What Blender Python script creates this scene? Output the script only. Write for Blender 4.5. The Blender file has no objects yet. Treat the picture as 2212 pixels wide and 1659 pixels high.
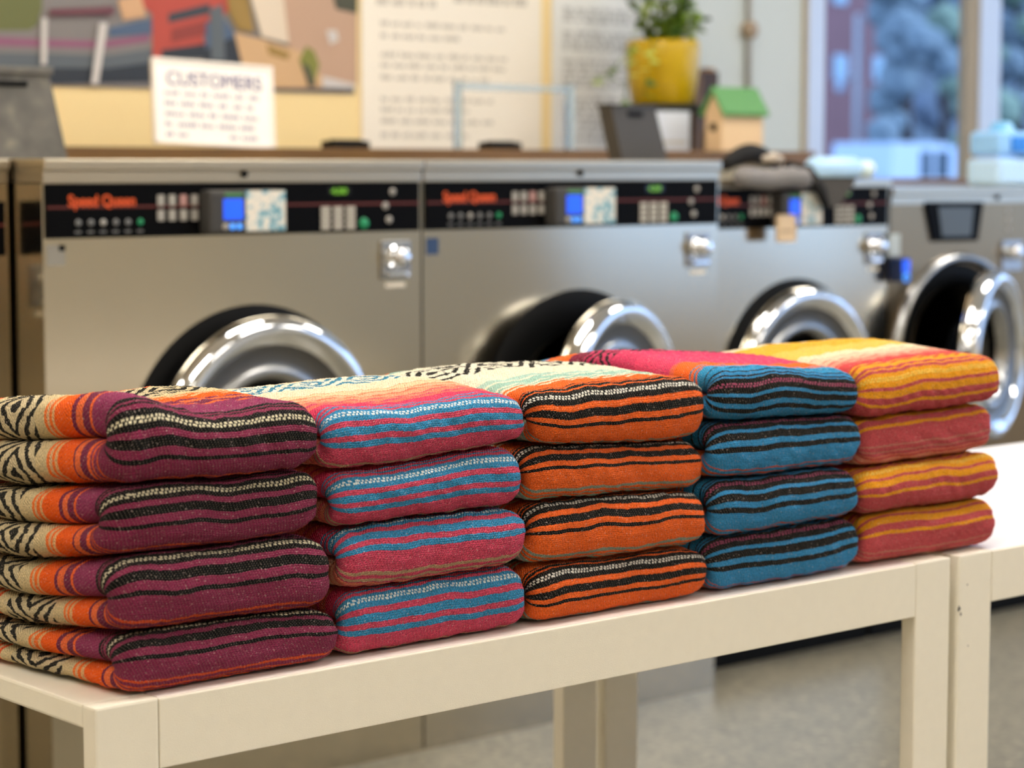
import bpy, bmesh, math, random
import numpy as np
from mathutils import Vector, Matrix
random.seed(7); rng = np.random.default_rng(7)
H = 0.749                      # table height; every z below is given above the table top unless noted
# ------------------------------------------------------------------ camera
CAM = np.array([-1.1733, -2.0084, 0.5518]); YAW, PITCH, FPX = 0.7134, 0.0950, 4913.6
_f = np.array([math.sin(YAW)*math.cos(PITCH), math.cos(YAW)*math.cos(PITCH), -math.sin(PITCH)])
_r = np.array([math.cos(YAW), -math.sin(YAW), 0.0]); _u = np.cross(_r, _f)
def at(px, py, Y):
    """the place point at depth Y that the photograph shows at this pixel: (x, z above table top)"""
    d = _f + _r*(px-1106)/FPX - _u*(py-829.5)/FPX
    t = (Y-CAM[1])/d[1]; p = CAM+d*t
    return float(p[0]), float(p[2])
sc = bpy.context.scene
cam = bpy.data.cameras.new('camera'); co = bpy.data.objects.new('camera', cam); sc.collection.objects.link(co)
M = Matrix(((_r[0], _u[0], -_f[0]), (_r[1], _u[1], -_f[1]), (_r[2], _u[2], -_f[2])))
co.matrix_world = Matrix.Translation((CAM[0], CAM[1], CAM[2]+H)) @ M.to_4x4()
cam.sensor_width = 36; cam.lens = FPX/2212*36; cam.clip_start = .05; cam.clip_end = 300
cam.dof.use_dof = True; cam.dof.focus_distance = 2.64; cam.dof.aperture_fstop = 4.4
sc.camera = co
sc.view_settings.view_transform = 'Standard'; sc.view_settings.look = 'None'
sc.view_settings.exposure = 1.05; sc.view_settings.gamma = 1; sc.view_settings.use_curve_mapping = False
# ------------------------------------------------------------------ materials
def lin(h):
    if not isinstance(h, str): return (*h, 1) if len(h) == 3 else h
    h = h.lstrip('#'); c = [int(h[i:i+2], 16)/255 for i in (0, 2, 4)]
    return tuple(((v+.055)/1.055)**2.4 if v > .04045 else v/12.92 for v in c)+(1,)
class NT:
    def __init__(s, name):
        s.m = bpy.data.materials.new(name); s.m.use_nodes = True; s.t = s.m.node_tree
        s.n = s.t.nodes; s.b = s.n['Principled BSDF']
    def add(s, typ, **k):
        n = s.n.new(typ)
        for a, v in k.items(): setattr(n, a, v)
        return n
    def lk(s, a, b): s.t.links.new(a, b)
    def math(s, op, a, b=None, c=None):
        n = s.add('ShaderNodeMath', operation=op)
        for i, v in enumerate((a, b, c)):
            if v is None: continue
            if isinstance(v, (int, float)): n.inputs[i].default_value = v
            else: s.lk(v, n.inputs[i])
        return n.outputs[0]
    def mix(s, f, a, b, blend='MIX'):
        n = s.add('ShaderNodeMix', data_type='RGBA', blend_type=blend)
        for i, v in ((0, f), (6, a), (7, b)):
            if isinstance(v, (int, float)): n.inputs[i].default_value = v
            elif isinstance(v, tuple): n.inputs[i].default_value = v
            else: s.lk(v, n.inputs[i])
        return n.outputs[2]
    def noise(s, vec, scale, detail=2, rough=.5):
        n = s.add('ShaderNodeTexNoise'); n.inputs['Scale'].default_value = scale
        n.inputs['Detail'].default_value = detail; n.inputs['Roughness'].default_value = rough
        if vec is not None: s.lk(vec, n.inputs['Vector'])
        return n.outputs['Fac']
    def ramp(s, fac, stops, interp='LINEAR'):
        n = s.add('ShaderNodeValToRGB'); cr = n.color_ramp; cr.interpolation = interp
        while len(cr.elements) > 1: cr.elements.remove(cr.elements[-1])
        cr.elements[0].position = stops[0][0]; cr.elements[0].color = lin(stops[0][1])
        for p, c in stops[1:]:
            e = cr.elements.new(min(p, 1)); e.color = lin(c)
        s.lk(fac, n.inputs[0]); return n.outputs[0]
    def bump(s, h, dist, strength=1.0):
        n = s.add('ShaderNodeBump'); n.inputs['Strength'].default_value = strength
        n.inputs['Distance'].default_value = dist; s.lk(h, n.inputs['Height']); s.lk(n.outputs[0], s.b.inputs['Normal'])
_mc = {}
def mat(name, color, rough=.5, metal=0.0, emit=None, estr=1.0, bump=None, var=None, trans=0, ior=1.45, alpha=1, coat=0, spec=.5):
    if name in _mc: return _mc[name]
    t = NT(name); b = t.b; c = lin(color)
    b.inputs['Base Color'].default_value = c; b.inputs['Roughness'].default_value = rough
    b.inputs['Metallic'].default_value = metal; b.inputs['IOR'].default_value = ior
    b.inputs['Specular IOR Level'].default_value = spec
    if trans: b.inputs['Transmission Weight'].default_value = trans
    if coat: b.inputs['Coat Weight'].default_value = coat
    if alpha < 1: b.inputs['Alpha'].default_value = alpha
    if emit is not None:
        b.inputs['Emission Color'].default_value = lin(emit); b.inputs['Emission Strength'].default_value = estr
    tc = t.add('ShaderNodeTexCoord').outputs['Object']
    if var:
        sc_, amt = var; n = t.noise(tc, sc_, 4)
        k = t.math('MULTIPLY_ADD', n, 2*amt, 1-amt)
        cc = t.add('ShaderNodeCombineColor'); [t.lk(k, cc.inputs[i]) for i in range(3)]
        t.lk(t.mix(1.0, c, cc.outputs[0], 'MULTIPLY'), b.inputs['Base Color'])
    if bump:
        s_, d_ = bump; t.bump(t.noise(tc, s_, 0 if metal else 3), d_)
    _mc[name] = t.m; return t.m
cream = mat('cream_paint', '#efe8d6', .42, bump=(900, .0003), var=(60, .03))
white_top = mat('white_laminate', '#f0ecea', .35, bump=(700, .0001))
pale_top = mat('pale_laminate', '#eadfd8', .3)
steel = mat('stainless_steel', '#c2b8a4', .17, 1.0, bump=(1.5, .015), var=(2.0, .05))
steel2 = mat('stainless_trim', '#bcb29f', .32, 1.0)
steel3 = mat('brushed_steel_dark', '#927e63', .30, 1.0, bump=(1.5, .006))
chrome = mat('chrome', '#e6e8ea', .06, 1.0)
chrome2 = mat('satin_metal', '#a5a5a4', .25, 1.0)
blackp = mat('black_panel', '#060607', .5, spec=.06)
blackr = mat('black_rubber', '#080808', .6, spec=.15)
drum = mat('drum_dark_steel', '#55524e', .35, 1.0)
glassd = mat('dark_door_glass', '#14161a', .05, coat=1)
greyp = mat('grey_plastic', '#3a3835', .5)
orange = mat('orange_print', '#e2571e', .5)
redline = mat('red_line_print', '#5c1f18', .5)
ltgrey = mat('light_grey_button', '#a39e96', .5)
ltprint = mat('dim_white_print', '#6d6d6c', .5)
green = mat('green_button', '#128a58', .4)
greenled = mat('green_led_digits', '#3f6b10', .4, emit='#7ac01c', estr=.28)
bluescr = mat('blue_screen', '#123f9a', .3, emit='#1c55f0', estr=.60)
blueled = mat('blue_led', '#3a80d8', .3, emit='#4a98ff', estr=.45)
def sticker_mat():
    t = NT('patchy_instruction_sticker'); tc = t.add('ShaderNodeTexCoord').outputs['Object']
    n = t.noise(tc, 55, 3, .7)
    t.lk(t.ramp(n, [(0, '#5b93a8'), (.40, '#8ebcc6'), (.46, '#e4ded0'), (.6, '#efe8da'), (.66, '#c8a070'), (.7, '#e6e0d4')], 'CONSTANT'), t.b.inputs['Base Color'])
    return t.m
stk = sticker_mat()
# ------------------------------------------------------------------ mesh helpers
def new_obj(name, me, m=None, parent=None, smooth=False):
    o = bpy.data.objects.new(name, me); sc.collection.objects.link(o)
    if m is not None:
        for k in (m if isinstance(m, (list, tuple)) else [m]): me.materials.append(k)
    if parent is not None: o.parent = parent; o.matrix_parent_inverse = Matrix.Identity(4)
    if smooth:
        me.polygons.foreach_set('use_smooth', [True]*len(me.polygons))
    return o
class MB:
    def __init__(s): s.bm = bmesh.new()
    def box(s, x0, x1, y0, y1, z0, z1, bev=0, mi=0, seg=2):
        r = bmesh.ops.create_cube(s.bm, size=1); vs = r['verts']
        for v in vs: v.co = Vector(((x0+x1)/2+v.co.x*(x1-x0), (y0+y1)/2+v.co.y*(y1-y0), (z0+z1)/2+v.co.z*(z1-z0)))
        fs = {f for v in vs for f in v.link_faces}
        for f in fs: f.material_index = mi
        if bev: bmesh.ops.bevel(s.bm, geom=list({e for v in vs for e in v.link_edges}), offset=bev, segments=seg, affect='EDGES', profile=.6, material=mi)
        return s
    def poly(s, pts, mi=0):
        f = s.bm.faces.new([s.bm.verts.new(p) for p in pts]); f.material_index = mi; return s
    def prism(s, pts, d, mi=0):
        """extrude a planar outline by the vector d"""
        a = [s.bm.verts.new(p) for p in pts]; b = [s.bm.verts.new(Vector(p)+Vector(d)) for p in pts]
        n = len(a); fs = [s.bm.faces.new(a), s.bm.faces.new(b[::-1])]
        for i in range(n): fs.append(s.bm.faces.new((a[i], b[i], b[(i+1) % n], a[(i+1) % n])))
        for f in fs: f.material_index = mi
        return s
    def lathe(s, prof, c=(0, 0, 0), axis='Z', n=48, mi=0, sx=1, close=False):
        """profile of (radius, height) turned about an axis; height runs along it"""
        rings = []
        for r, h in prof:
            ring = []
            for i in range(n):
                a = 2*math.pi*i/n; x, y = r*math.cos(a)*sx, r*math.sin(a)
                p = (x, y, h) if axis == 'Z' else ((x, h, y) if axis == 'Y' else (h, x, y))
                ring.append(s.bm.verts.new(Vector(p)+Vector(c)))
            rings.append(ring)
        for k in range(len(rings)-1):
            for i in range(n):
                f = s.bm.faces.new((rings[k][i], rings[k][(i+1) % n], rings[k+1][(i+1) % n], rings[k+1][i])); f.material_index = mi; f.smooth = True
        if close:
            for rg in (rings[0], rings[-1]):
                f = s.bm.faces.new(rg); f.material_index = mi
        return s
    def tube(s, pts, r, n=10, mi=0):
        pts = [Vector(p) for p in pts]; rings = []
        rr = r if isinstance(r, (list, tuple)) else [r]*len(pts)
        for k, p in enumerate(pts):
            d = (pts[min(k+1, len(pts)-1)]-pts[max(k-1, 0)]).normalized()
            up = Vector((0, 0, 1)) if abs(d.z) < .9 else Vector((1, 0, 0))
            a = d.cross(up).normalized(); b = d.cross(a)
            rings.append([s.bm.verts.new(p+(a*math.cos(2*math.pi*i/n)+b*math.sin(2*math.pi*i/n))*rr[k]) for i in range(n)])
        for k in range(len(rings)-1):
            for i in range(n):
                f = s.bm.faces.new((rings[k][i], rings[k][(i+1) % n], rings[k+1][(i+1) % n], rings[k+1][i])); f.smooth = True; f.material_index = mi
        for rg in (rings[0], rings[-1][::-1]): s.bm.faces.new(rg).material_index = mi
        return s
    def build(s, name, m, parent=None, norm=True, loc=None, rot=None):
        if norm: bmesh.ops.recalc_face_normals(s.bm, faces=s.bm.faces)
        me = bpy.data.meshes.new(name); s.bm.to_mesh(me); s.bm.free()
        o = new_obj(name, me, m, parent)
        if loc: o.location = loc
        if rot: o.rotation_euler = rot
        return o
def tag(o, label=None, cat=None, group=None, kind=None):
    for k, v in (('label', label), ('category', cat), ('group', group), ('kind', kind)):
        if v: o[k] = v
    return o
def thing(name, label, cat, loc=(0, 0, 0), rz=0, group=None):
    o = bpy.data.objects.new(name, None); sc.collection.objects.link(o); o.empty_display_size = .1
    o.location = loc; o.rotation_euler = (0, 0, rz); tag(o, label, cat, group); return o
def text_mesh(name, body, size, m, parent, loc, rot=(math.pi/2, 0, 0), width=None, bold=0, ext=.0006, shear=0, align='LEFT'):
    c = bpy.data.curves.new(name, 'FONT'); c.body = body; c.size = size; c.extrude = ext; c.offset = bold; c.shear = shear; c.align_x = align
    tmp = bpy.data.objects.new('tmp', c); sc.collection.objects.link(tmp); bpy.context.view_layer.update()
    me = bpy.data.meshes.new_from_object(tmp.evaluated_get(bpy.context.evaluated_depsgraph_get()))
    w = tmp.dimensions.x; bpy.data.objects.remove(tmp); bpy.data.curves.remove(c)
    me.materials.clear()
    o = new_obj(name, me, m, parent); o.location = loc; o.rotation_euler = rot
    if width and w > 0: o.scale = (width/w, 1, 1)
    return o
# ------------------------------------------------------------------ room shell
def terrazzo():
    t = NT('terrazzo_floor'); tc = t.add('ShaderNodeTexCoord').outputs['Object']
    v = t.add('ShaderNodeTexVoronoi'); v.inputs['Scale'].default_value = 70; t.lk(tc, v.inputs['Vector'])
    col = t.ramp(v.outputs['Color'], [(0, '#5e5b4f'), (.3, '#7b7768'), (.55, '#8b8573'), (.8, '#9c9480'), (.93, '#cdc2a6')], 'CONSTANT')
    col = t.mix(.3, col, lin('#878070')); n = t.noise(tc, 3, 3)
    col = t.mix(t.math('MULTIPLY', n, .25), col, lin('#7d796b'))
    t.lk(col, t.b.inputs['Base Color']); t.b.inputs['Roughness'].default_value = .32; return t.m
XW0, XW1, YS, YN, CEIL = -4.5, 8.5, -5.5, 3.3, 3.3
def struct(name, mb, m): return tag(mb.build(name, m), kind='structure')
struct('floor', MB().box(XW0, XW1, YS, YN+.15, -.05, 0), terrazzo())
struct('ceiling', MB().box(XW0, XW1, YS, YN+.15, CEIL, CEIL+.05), mat('ceiling_white', '#e9e6de', .8))
yellow = mat('yellow_wall_paint', '#ecd39a', .6); greywall = mat('pale_grey_wall_paint', '#c4ccca', .6)
XE = at(1741, 200, YN)[0]           # where the window wall begins
XY = 3.86                            # yellow paint ends, pale paint begins
w = MB(); w.box(XW0, XY, YN, YN+.15, 0, CEIL, mi=0); w.box(XY, XE, YN, YN+.15, 0, CEIL, mi=1)
w.box(XE, 8.3, YN, YN+.15, 0, .9, mi=1); w.box(XE, 8.3, YN, YN+.15, 3.0, CEIL, mi=1); w.box(8.3, XW1, YN, YN+.15, 0, CEIL, mi=1)
struct('wall_back', w, [yellow, greywall])
beige = mat('beige_wall_paint', '#d9cdb6', .7)
struct('wall_left', MB().box(XW0-.1, XW0, YS, YN+.15, 0, CEIL), beige)
struct('wall_front', MB().box(XW0, XW1, YS-.1, YS, 0, CEIL), beige)
w = MB(); w.box(XW1, XW1+.1, YS, YN+.15, 0, .7); w.box(XW1, XW1+.1, YS, YN+.15, 2.9, CEIL)
for a, b in ((YS, YS+.4), (-2.0, -1.7), (1.0, 1.3), (YN-.3, YN+.15)): w.box(XW1, XW1+.1, a, b, .7, 2.9)
struct('wall_right', w, beige)
# window frames
alum = mat('window_aluminium', '#c2c9d2', .35, .3); tan = mat('tan_mullion', '#9c8c70', .5)
def vx(px, Y=YN, py=100): return at(px, py, Y)[0]
fr = MB()
fr.box(XE, vx(1778), YN-.01, YN+.025, .9, 3.0, .004); fr.box(vx(2113), vx(2158), YN-.01, YN+.03, .9, 3.0, .004)
fr.box(6.9, 7.0, YN-.01, YN+.03, .9, 3.0); fr.box(8.2, 8.3, YN-.01, YN+.03, .9, 3.0)
fr.box(XE, 8.3, YN-.01, YN+.03, .86, .92); fr.box(XE, 8.3, YN-.01, YN+.03, 2.95, 3.0)
struct('window_1', fr, alum)
struct('trim_1', MB().box(vx(2084), vx(2112), YN-.008, YN+.028, .92, 2.95, .003), tan)
glass = mat('window_glass', (1, 1, 1), .0, trans=1, ior=1.02)
struct('window_2', MB().box(XE+.05, 8.25, YN+.06, YN+.066, .9, 2.97), glass)
struct('trim_2', MB().box(vx(1733), vx(1739.5), YN-.012, YN+.001, 0, CEIL), mat('tan_trim', '#b5a88e', .5))
# conduit with a junction box on the pale wall
cd = thing('wall_conduit', 'thin pale vertical conduit with a small round box on the pale grey wall', 'conduit', (vx(1612), YN-.012, 0))
MB().tube([(0, 0, 1.2), (0, 0, CEIL)], .011, 8).build('pipe', mat('conduit_paint', '#b9b9b4', .5), cd)
MB().lathe([(0, -.02), (.026, -.02), (.03, -.012), (.03, .01)], (0, 0, at(1612, 65, YN)[1]+H), 'Y', 20).build('junction_box', mat('tan_box', '#a08c74', .5), cd)
# ------------------------------------------------------------------ ceiling lamps
lampm = mat('lamp_diffuser', '#ffffff', .5, emit=(1.0, .94, .86), estr=11.5)
lampf = mat('lamp_frame', '#dcdcdc', .4)
lamp_pos = [(-2.4, -3.6), (.6, -3.6), (3.6, -3.6), (-2.4, -.9), (.6, -.2), (3.4, -.6), (6.2, -2.0), (-1.2, 1.9), (2.2, 1.7), (5.4, 1.3)]
for i, (x, y) in enumerate(lamp_pos):
    o = thing('ceiling_light', 'flat rectangular ceiling light panel glowing warm white above the laundry room', 'light', (x, y, CEIL-.035), 0, 'ceiling light panels')
    f = MB(); f.box(-.62, .62, -.32, -.28, 0, .035); f.box(-.62, .62, .28, .32, 0, .035); f.box(-.62, -.58, -.28, .28, 0, .035); f.box(.58, .62, -.28, .28, 0, .035)
    f.build('light_frame', lampf, o); MB().box(-.58, .58, -.28, .28, .008, .014).build('diffuser', lampm, o)
# ------------------------------------------------------------------ tables
B, T, L, W = .0762, .0254, 1.3897, .7602
def table(name, label, x0, x1, dz, topm):
    o = thing(name, label, 'table', (x0, 0, 0)); n = x1-x0; h = H+dz
    for k, (a, b) in enumerate(((0, B), (n-B, n))):
        MB().box(a, b, 0, T, 0, h, .003).build('leg', cream, o)
        MB().box(a, b, W-T, W, 0, h, .003).build('leg', cream, o)
        MB().box(a, b, T, W-T, h-T, h, .003).build('end_rail', cream, o)
    MB().box(B+.0008, n-B-.0008, .0, T, h-B, h-.0018, .0012).build('front_beam', cream, o)
    MB().box(B+.0008, n-B-.0008, W-T, W, h-B, h-.0018, .0012).build('rear_beam', cream, o)
    MB().box(B+.001, n-B-.001, .004, W-.004, h-.012, h, .001).build('tabletop', topm, o)
    return o
table('folding_table', 'long cream metal table with flat bar legs carrying the five stacks of blankets', 0, L, 0, pale_top)
table('folding_table', 'cream metal table with bare white top, butted against the blanket table on its right', L+.0192, L+.0192+1.39, .0, white_top)
tb2 = [o for o in sc.objects if o.name.startswith('folding_table')][1]; chip = mat('bare_metal_chip', '#4b4640', .6)
for (cx_, cz_, sz_) in ((.002, .672, .0035), (.006, .664, .0022), (.020, .705, .0012), (.024, .615, .0010)):
    r_ = random.Random(int(cz_*1e4)); pts = [(cx_+sz_*r_.uniform(.5, 1.1)*math.cos(a), -.0004, cz_+sz_*r_.uniform(.6, 1.5)*math.sin(a)) for a in np.linspace(0, 2*math.pi, 9)[:-1]]
    MB().prism(pts, (0, .0006, 0)).build('paint_chip', chip, tb2)
# ------------------------------------------------------------------ blankets
BLK = '#15140f'; CRM = '#e3d3ac'
PAL = dict(
 purple=dict(A='#0d0c0a', dash='#e6dcbb', B='#8c2d50', C='#e2562a', pat=('#15140f', '#d6c49c'),
   back=[(.064, '#93325d'), (.070, '#f5692f'), (.084, '#7c2348'), (.096, '#f4703a'), (.101, '#7c2348'), (.133, '#ff6208'), (.138, '#efb57c'), (.143, '#ff7420'), (.149, '#e8b888'), (.154, '#ff7c30'), (.176, '#ddc798'), (.272, '#ddc798'), (.290, '#ddc798'), (.295, '#f2622c'), (.301, '#dfb285'), (.307, '#f2622c'), (.313, '#dfb285'), (.345, '#ff6208'), (.40, '#93325d'), (.43, BLK), (.6, CRM)], P=(.176, .272)),
 pink=dict(A='#3590c0', dash='#e9f4f4', B='#d64866', C='#c09a78', pat=('#3c87a4', '#efe9d2'),
   back=[(.045, '#e63a62'), (.056, '#f0705f'), (.060, '#e0506a'), (.072, '#f6876a'), (.076, '#ee6a66'), (.088, '#f9a27c'), (.092, '#f0815f'), (.104, '#fab890'), (.108, '#f49a70'), (.122, '#f8cfa2'), (.126, '#f3b183'), (.165, '#f7e3bf'), (.25, '#efe9d2'), (.30, '#f7e0ba'), (.34, '#f5a880'), (.38, '#e63a62'), (.6, '#2382b6')], P=(.165, .25)),
 orange=dict(A='#0c0b09', dash='#efeade', B='#f86820', C='#8f9c8c', pat=('#15130f', '#efe8cf'),
   back=[(.052, '#f5671a'), (.056, '#e8d4b4'), (.062, '#f57a36'), (.066, '#e9dfc4'), (.072, '#9cc5b0'), (.076, '#e6e3ca'), (.094, '#a3cbb8'), (.098, '#efe8cc'), (.112, '#b2d2bf'), (.116, '#efe8cc'), (.165, '#f2e9cb'), (.26, '#efe8cf'), (.30, '#efe8cc'), (.33, '#a3cbb8'), (.38, '#f5671a'), (.6, '#13110d')], P=(.165, .26)),
 blue=dict(A='#0c0b0b', dash='#a8496a', B='#308dc4', C='#d05a3c', pat=('#2a1018', '#d83a68'),
   back=[(.034, '#2a94c8'), (.037, '#14140f'), (.052, '#2f9ccf'), (.055, '#f06a3c'), (.059, '#3a93bf'), (.064, '#f4743c'), (.067, '#5a8fae'), (.095, '#ff6f24'), (.103, '#f76a50'), (.170, '#f0456e'), (.215, '#e23c68'), (.30, '#8a1f40'), (.36, '#ff6f24'), (.6, '#2a94c8')], P=(.215, .27)),
 yellow=dict(A='#f2a20c', dash='#f6cf5c', B='#cc4e54', C='#c97e6c', pat=('#f3b52a', '#f9dfa0'),
   back=[(.032, '#f2a61c'), (.036, '#d8532e'), (.040, '#f0a02a'), (.044, '#d8532e'), (.064, '#dd4a4c'), (.068, '#f08a72'), (.073, '#dd5a56'), (.084, '#f49c84'), (.088, '#e87066'), (.100, '#f8ba9c'), (.104, '#f0927c'), (.122, '#fad0ae'), (.126, '#f4a98c'), (.15, '#fbe2bc'), (.20, '#f8c95c'), (.28, '#f6b733'), (.34, '#fbe2bc'), (.40, '#dd4a4c'), (.6, '#f2a61c')], P=(.30, .301)))
def stripe_list(p):
    """colour spans along the blanket's length: (start, colour); 0 lies on the dashed thread line"""
    A, Bc, C = p['A'], p['B'], p['C']
    back = [(.010, A), (.0145, Bc), (.0175, A), (.021, Bc), (.0235, A)]+p['back']
    fwd = [(.009, A), (.0155, Bc), (.0255, A), (.0345, Bc), (.0405, A), (.068, Bc), (.0715, C), (.078, Bc), (.0815, C), (.086, Bc)]
    off = .022
    fwd += [(e+off, c) for e, c in p['back'] if e+off > .088]
    spans = []; prev = 0
    for e, c in back: spans.append((-e, -prev, c)); prev = e
    spans = spans[::-1]; prev = 0
    for e, c in fwd: spans.append((prev, e, c)); prev = e
    return [(a, c) for a, b, c in spans], (p['P'][0]+off, p['P'][1]+off)
def blanket_mat(key):
    p = PAL[key]; t = NT('woven_'+key+'_stripes'); st, P2 = stripe_list(p)
    uv = t.add('ShaderNodeUVMap'); uv.uv_map = 'UVMap'
    sp = t.add('ShaderNodeSeparateXYZ'); t.lk(uv.outputs[0], sp.inputs[0]); s0, u = sp.outputs[0], sp.outputs[1]
    cmb = t.add('ShaderNodeCombineXYZ'); t.lk(s0, cmb.inputs[0]); t.lk(u, cmb.inputs[1])
    vec = cmb.outputs[0]
    j1 = t.noise(vec, 420, 1); j2 = t.noise(vec, 60, 2)
    s = t.math('ADD', s0, t.math('MULTIPLY_ADD', j1, .0022, -.0011)); s = t.math('ADD', s, t.math('MULTIPLY_ADD', j2, .003, -.0015))
    # ramps of up to 28 spans
    lo = st[0][0]; chunks = [st[i:i+26] for i in range(0, len(st), 26)]; col = None
    for k, ch in enumerate(chunks):
        a = ch[0][0]; b = chunks[k+1][0][0] if k+1 < len(chunks) else .7
        f = t.math('DIVIDE', t.math('SUBTRACT', s, a), b-a)
        rp = t.ramp(f, [((x-a)/(b-a), c) for x, c in ch], 'CONSTANT')
        col = rp if col is None else t.mix(t.math('GREATER_THAN', s, a), col, rp)
    # dashed thread line
    row = t.math('GREATER_THAN', s, 0.0)
    du = t.math('SINE', t.math('MULTIPLY', t.math('ADD', u, t.math('MULTIPLY_ADD', row, .0022, t.math('MULTIPLY', j2, .01))), 2*math.pi/.0056))
    inb = t.math('MULTIPLY', t.math('LESS_THAN', t.math('ABSOLUTE', s), .0031), t.math('GREATER_THAN', t.math('ABSOLUTE', s), .0003))
    col = t.mix(t.math('MULTIPLY', inb, t.math('GREATER_THAN', du, -.35)), col, lin(p['dash']))
    # stepped diamond bands
    for (a, b) in ((-p['P'][1], -p['P'][0]), P2):
        c0, hw = (a+b)/2, (b-a)/2
        aa = t.math('ABSOLUTE', t.math('DIVIDE', t.math('SUBTRACT', s, c0), hw))
        j3 = t.noise(vec, 130, 2)
        uu = t.math('ADD', u, t.math('MULTIPLY_ADD', j3, .014, -.007))
        bb = t.math('MULTIPLY', t.math('PINGPONG', uu, .045), 1/.045)
        d = t.math('ADD', aa, bb)
        st_ = t.math('GREATER_THAN', t.math('SINE', t.math('MULTIPLY', d, 14.0)), .15)
        m_in = t.math('LESS_THAN', aa, 1.0)
        pc = t.mix(st_, lin(p['pat'][1]), lin(p['pat'][0]))
        col = t.mix(m_in, col, pc)
    # heathered yarn: value variation, pale lint, warp points
    hv = t.noise(vec, 430, 2, .75)
    cc = t.add('ShaderNodeCombineColor'); k = t.math('MULTIPLY_ADD', hv, 1.9, .10); [t.lk(k, cc.inputs[i]) for i in range(3)]
    col = t.mix(1.0, col, cc.outputs[0], 'MULTIPLY')
    w1 = t.math('SINE', t.math('MULTIPLY', s0, 2*math.pi/.0046)); w2 = t.math('SINE', t.math('MULTIPLY_ADD', s0, 2*math.pi/.0092, t.math('MULTIPLY', u, 2*math.pi/.0040)))
    wp = t.math('GREATER_THAN', t.math('ADD', t.math('MULTIPLY', w1, w2), t.math('MULTIPLY', hv, .55)), 1.10)
    col = t.mix(t.math('MULTIPLY', wp, .38), col, lin('#d8c7b0'))
    vo = t.add('ShaderNodeTexVoronoi'); vo.inputs['Scale'].default_value = 210; t.lk(vec, vo.inputs['Vector'])
    fl = t.math('LESS_THAN', vo.outputs['Distance'], t.math('MULTIPLY', t.math('GREATER_THAN', j1, .50), .20))
    col = t.mix(t.math('MULTIPLY', fl, .36), col, lin('#f3d9cf'))
    t.lk(col, t.b.inputs['Base Color']); t.b.inputs['Roughness'].default_value = .95
    t.b.inputs['Specular IOR Level'].default_value = .08
    t.b.inputs['Sheen Weight'].default_value = .04; t.b.inputs['Sheen Roughness'].default_value = .6
    dg = t.math('SINE', t.math('MULTIPLY', t.math('ADD', t.math('MULTIPLY', s0, .75), u), 2*math.pi/.0034))
    rw = t.math('SINE', t.math('MULTIPLY', s, 2*math.pi/.0028))
    hh = t.math('ADD', t.math('MULTIPLY_ADD', dg, .30, t.math('MULTIPLY', rw, .25)), t.math('MULTIPLY', hv, 2.2))
    t.bump(hh, .0018, 1.0)
    return t.m
BM = {k: blanket_mat(k) for k in PAL}
def vnoise(x, y, seed, n=6, f0=6.0):
    r = np.random.default_rng(seed); o = np.zeros(np.broadcast(x, y).shape)
    for i in range(n):
        f = f0*(1+.6*i); a = r.uniform(0, 2*np.pi); ph = r.uniform(0, 2*np.pi)
        o = o+np.sin(2*np.pi*f*(x*np.cos(a)+y*np.sin(a))+ph)/(1+.55*i)
    return o/2.6
def se(a, m):
    c, s = np.cos(a), np.sin(a)
    return np.sign(c)*np.abs(c)**(2/m), np.sign(s)*np.abs(s)**(2/m)
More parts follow.
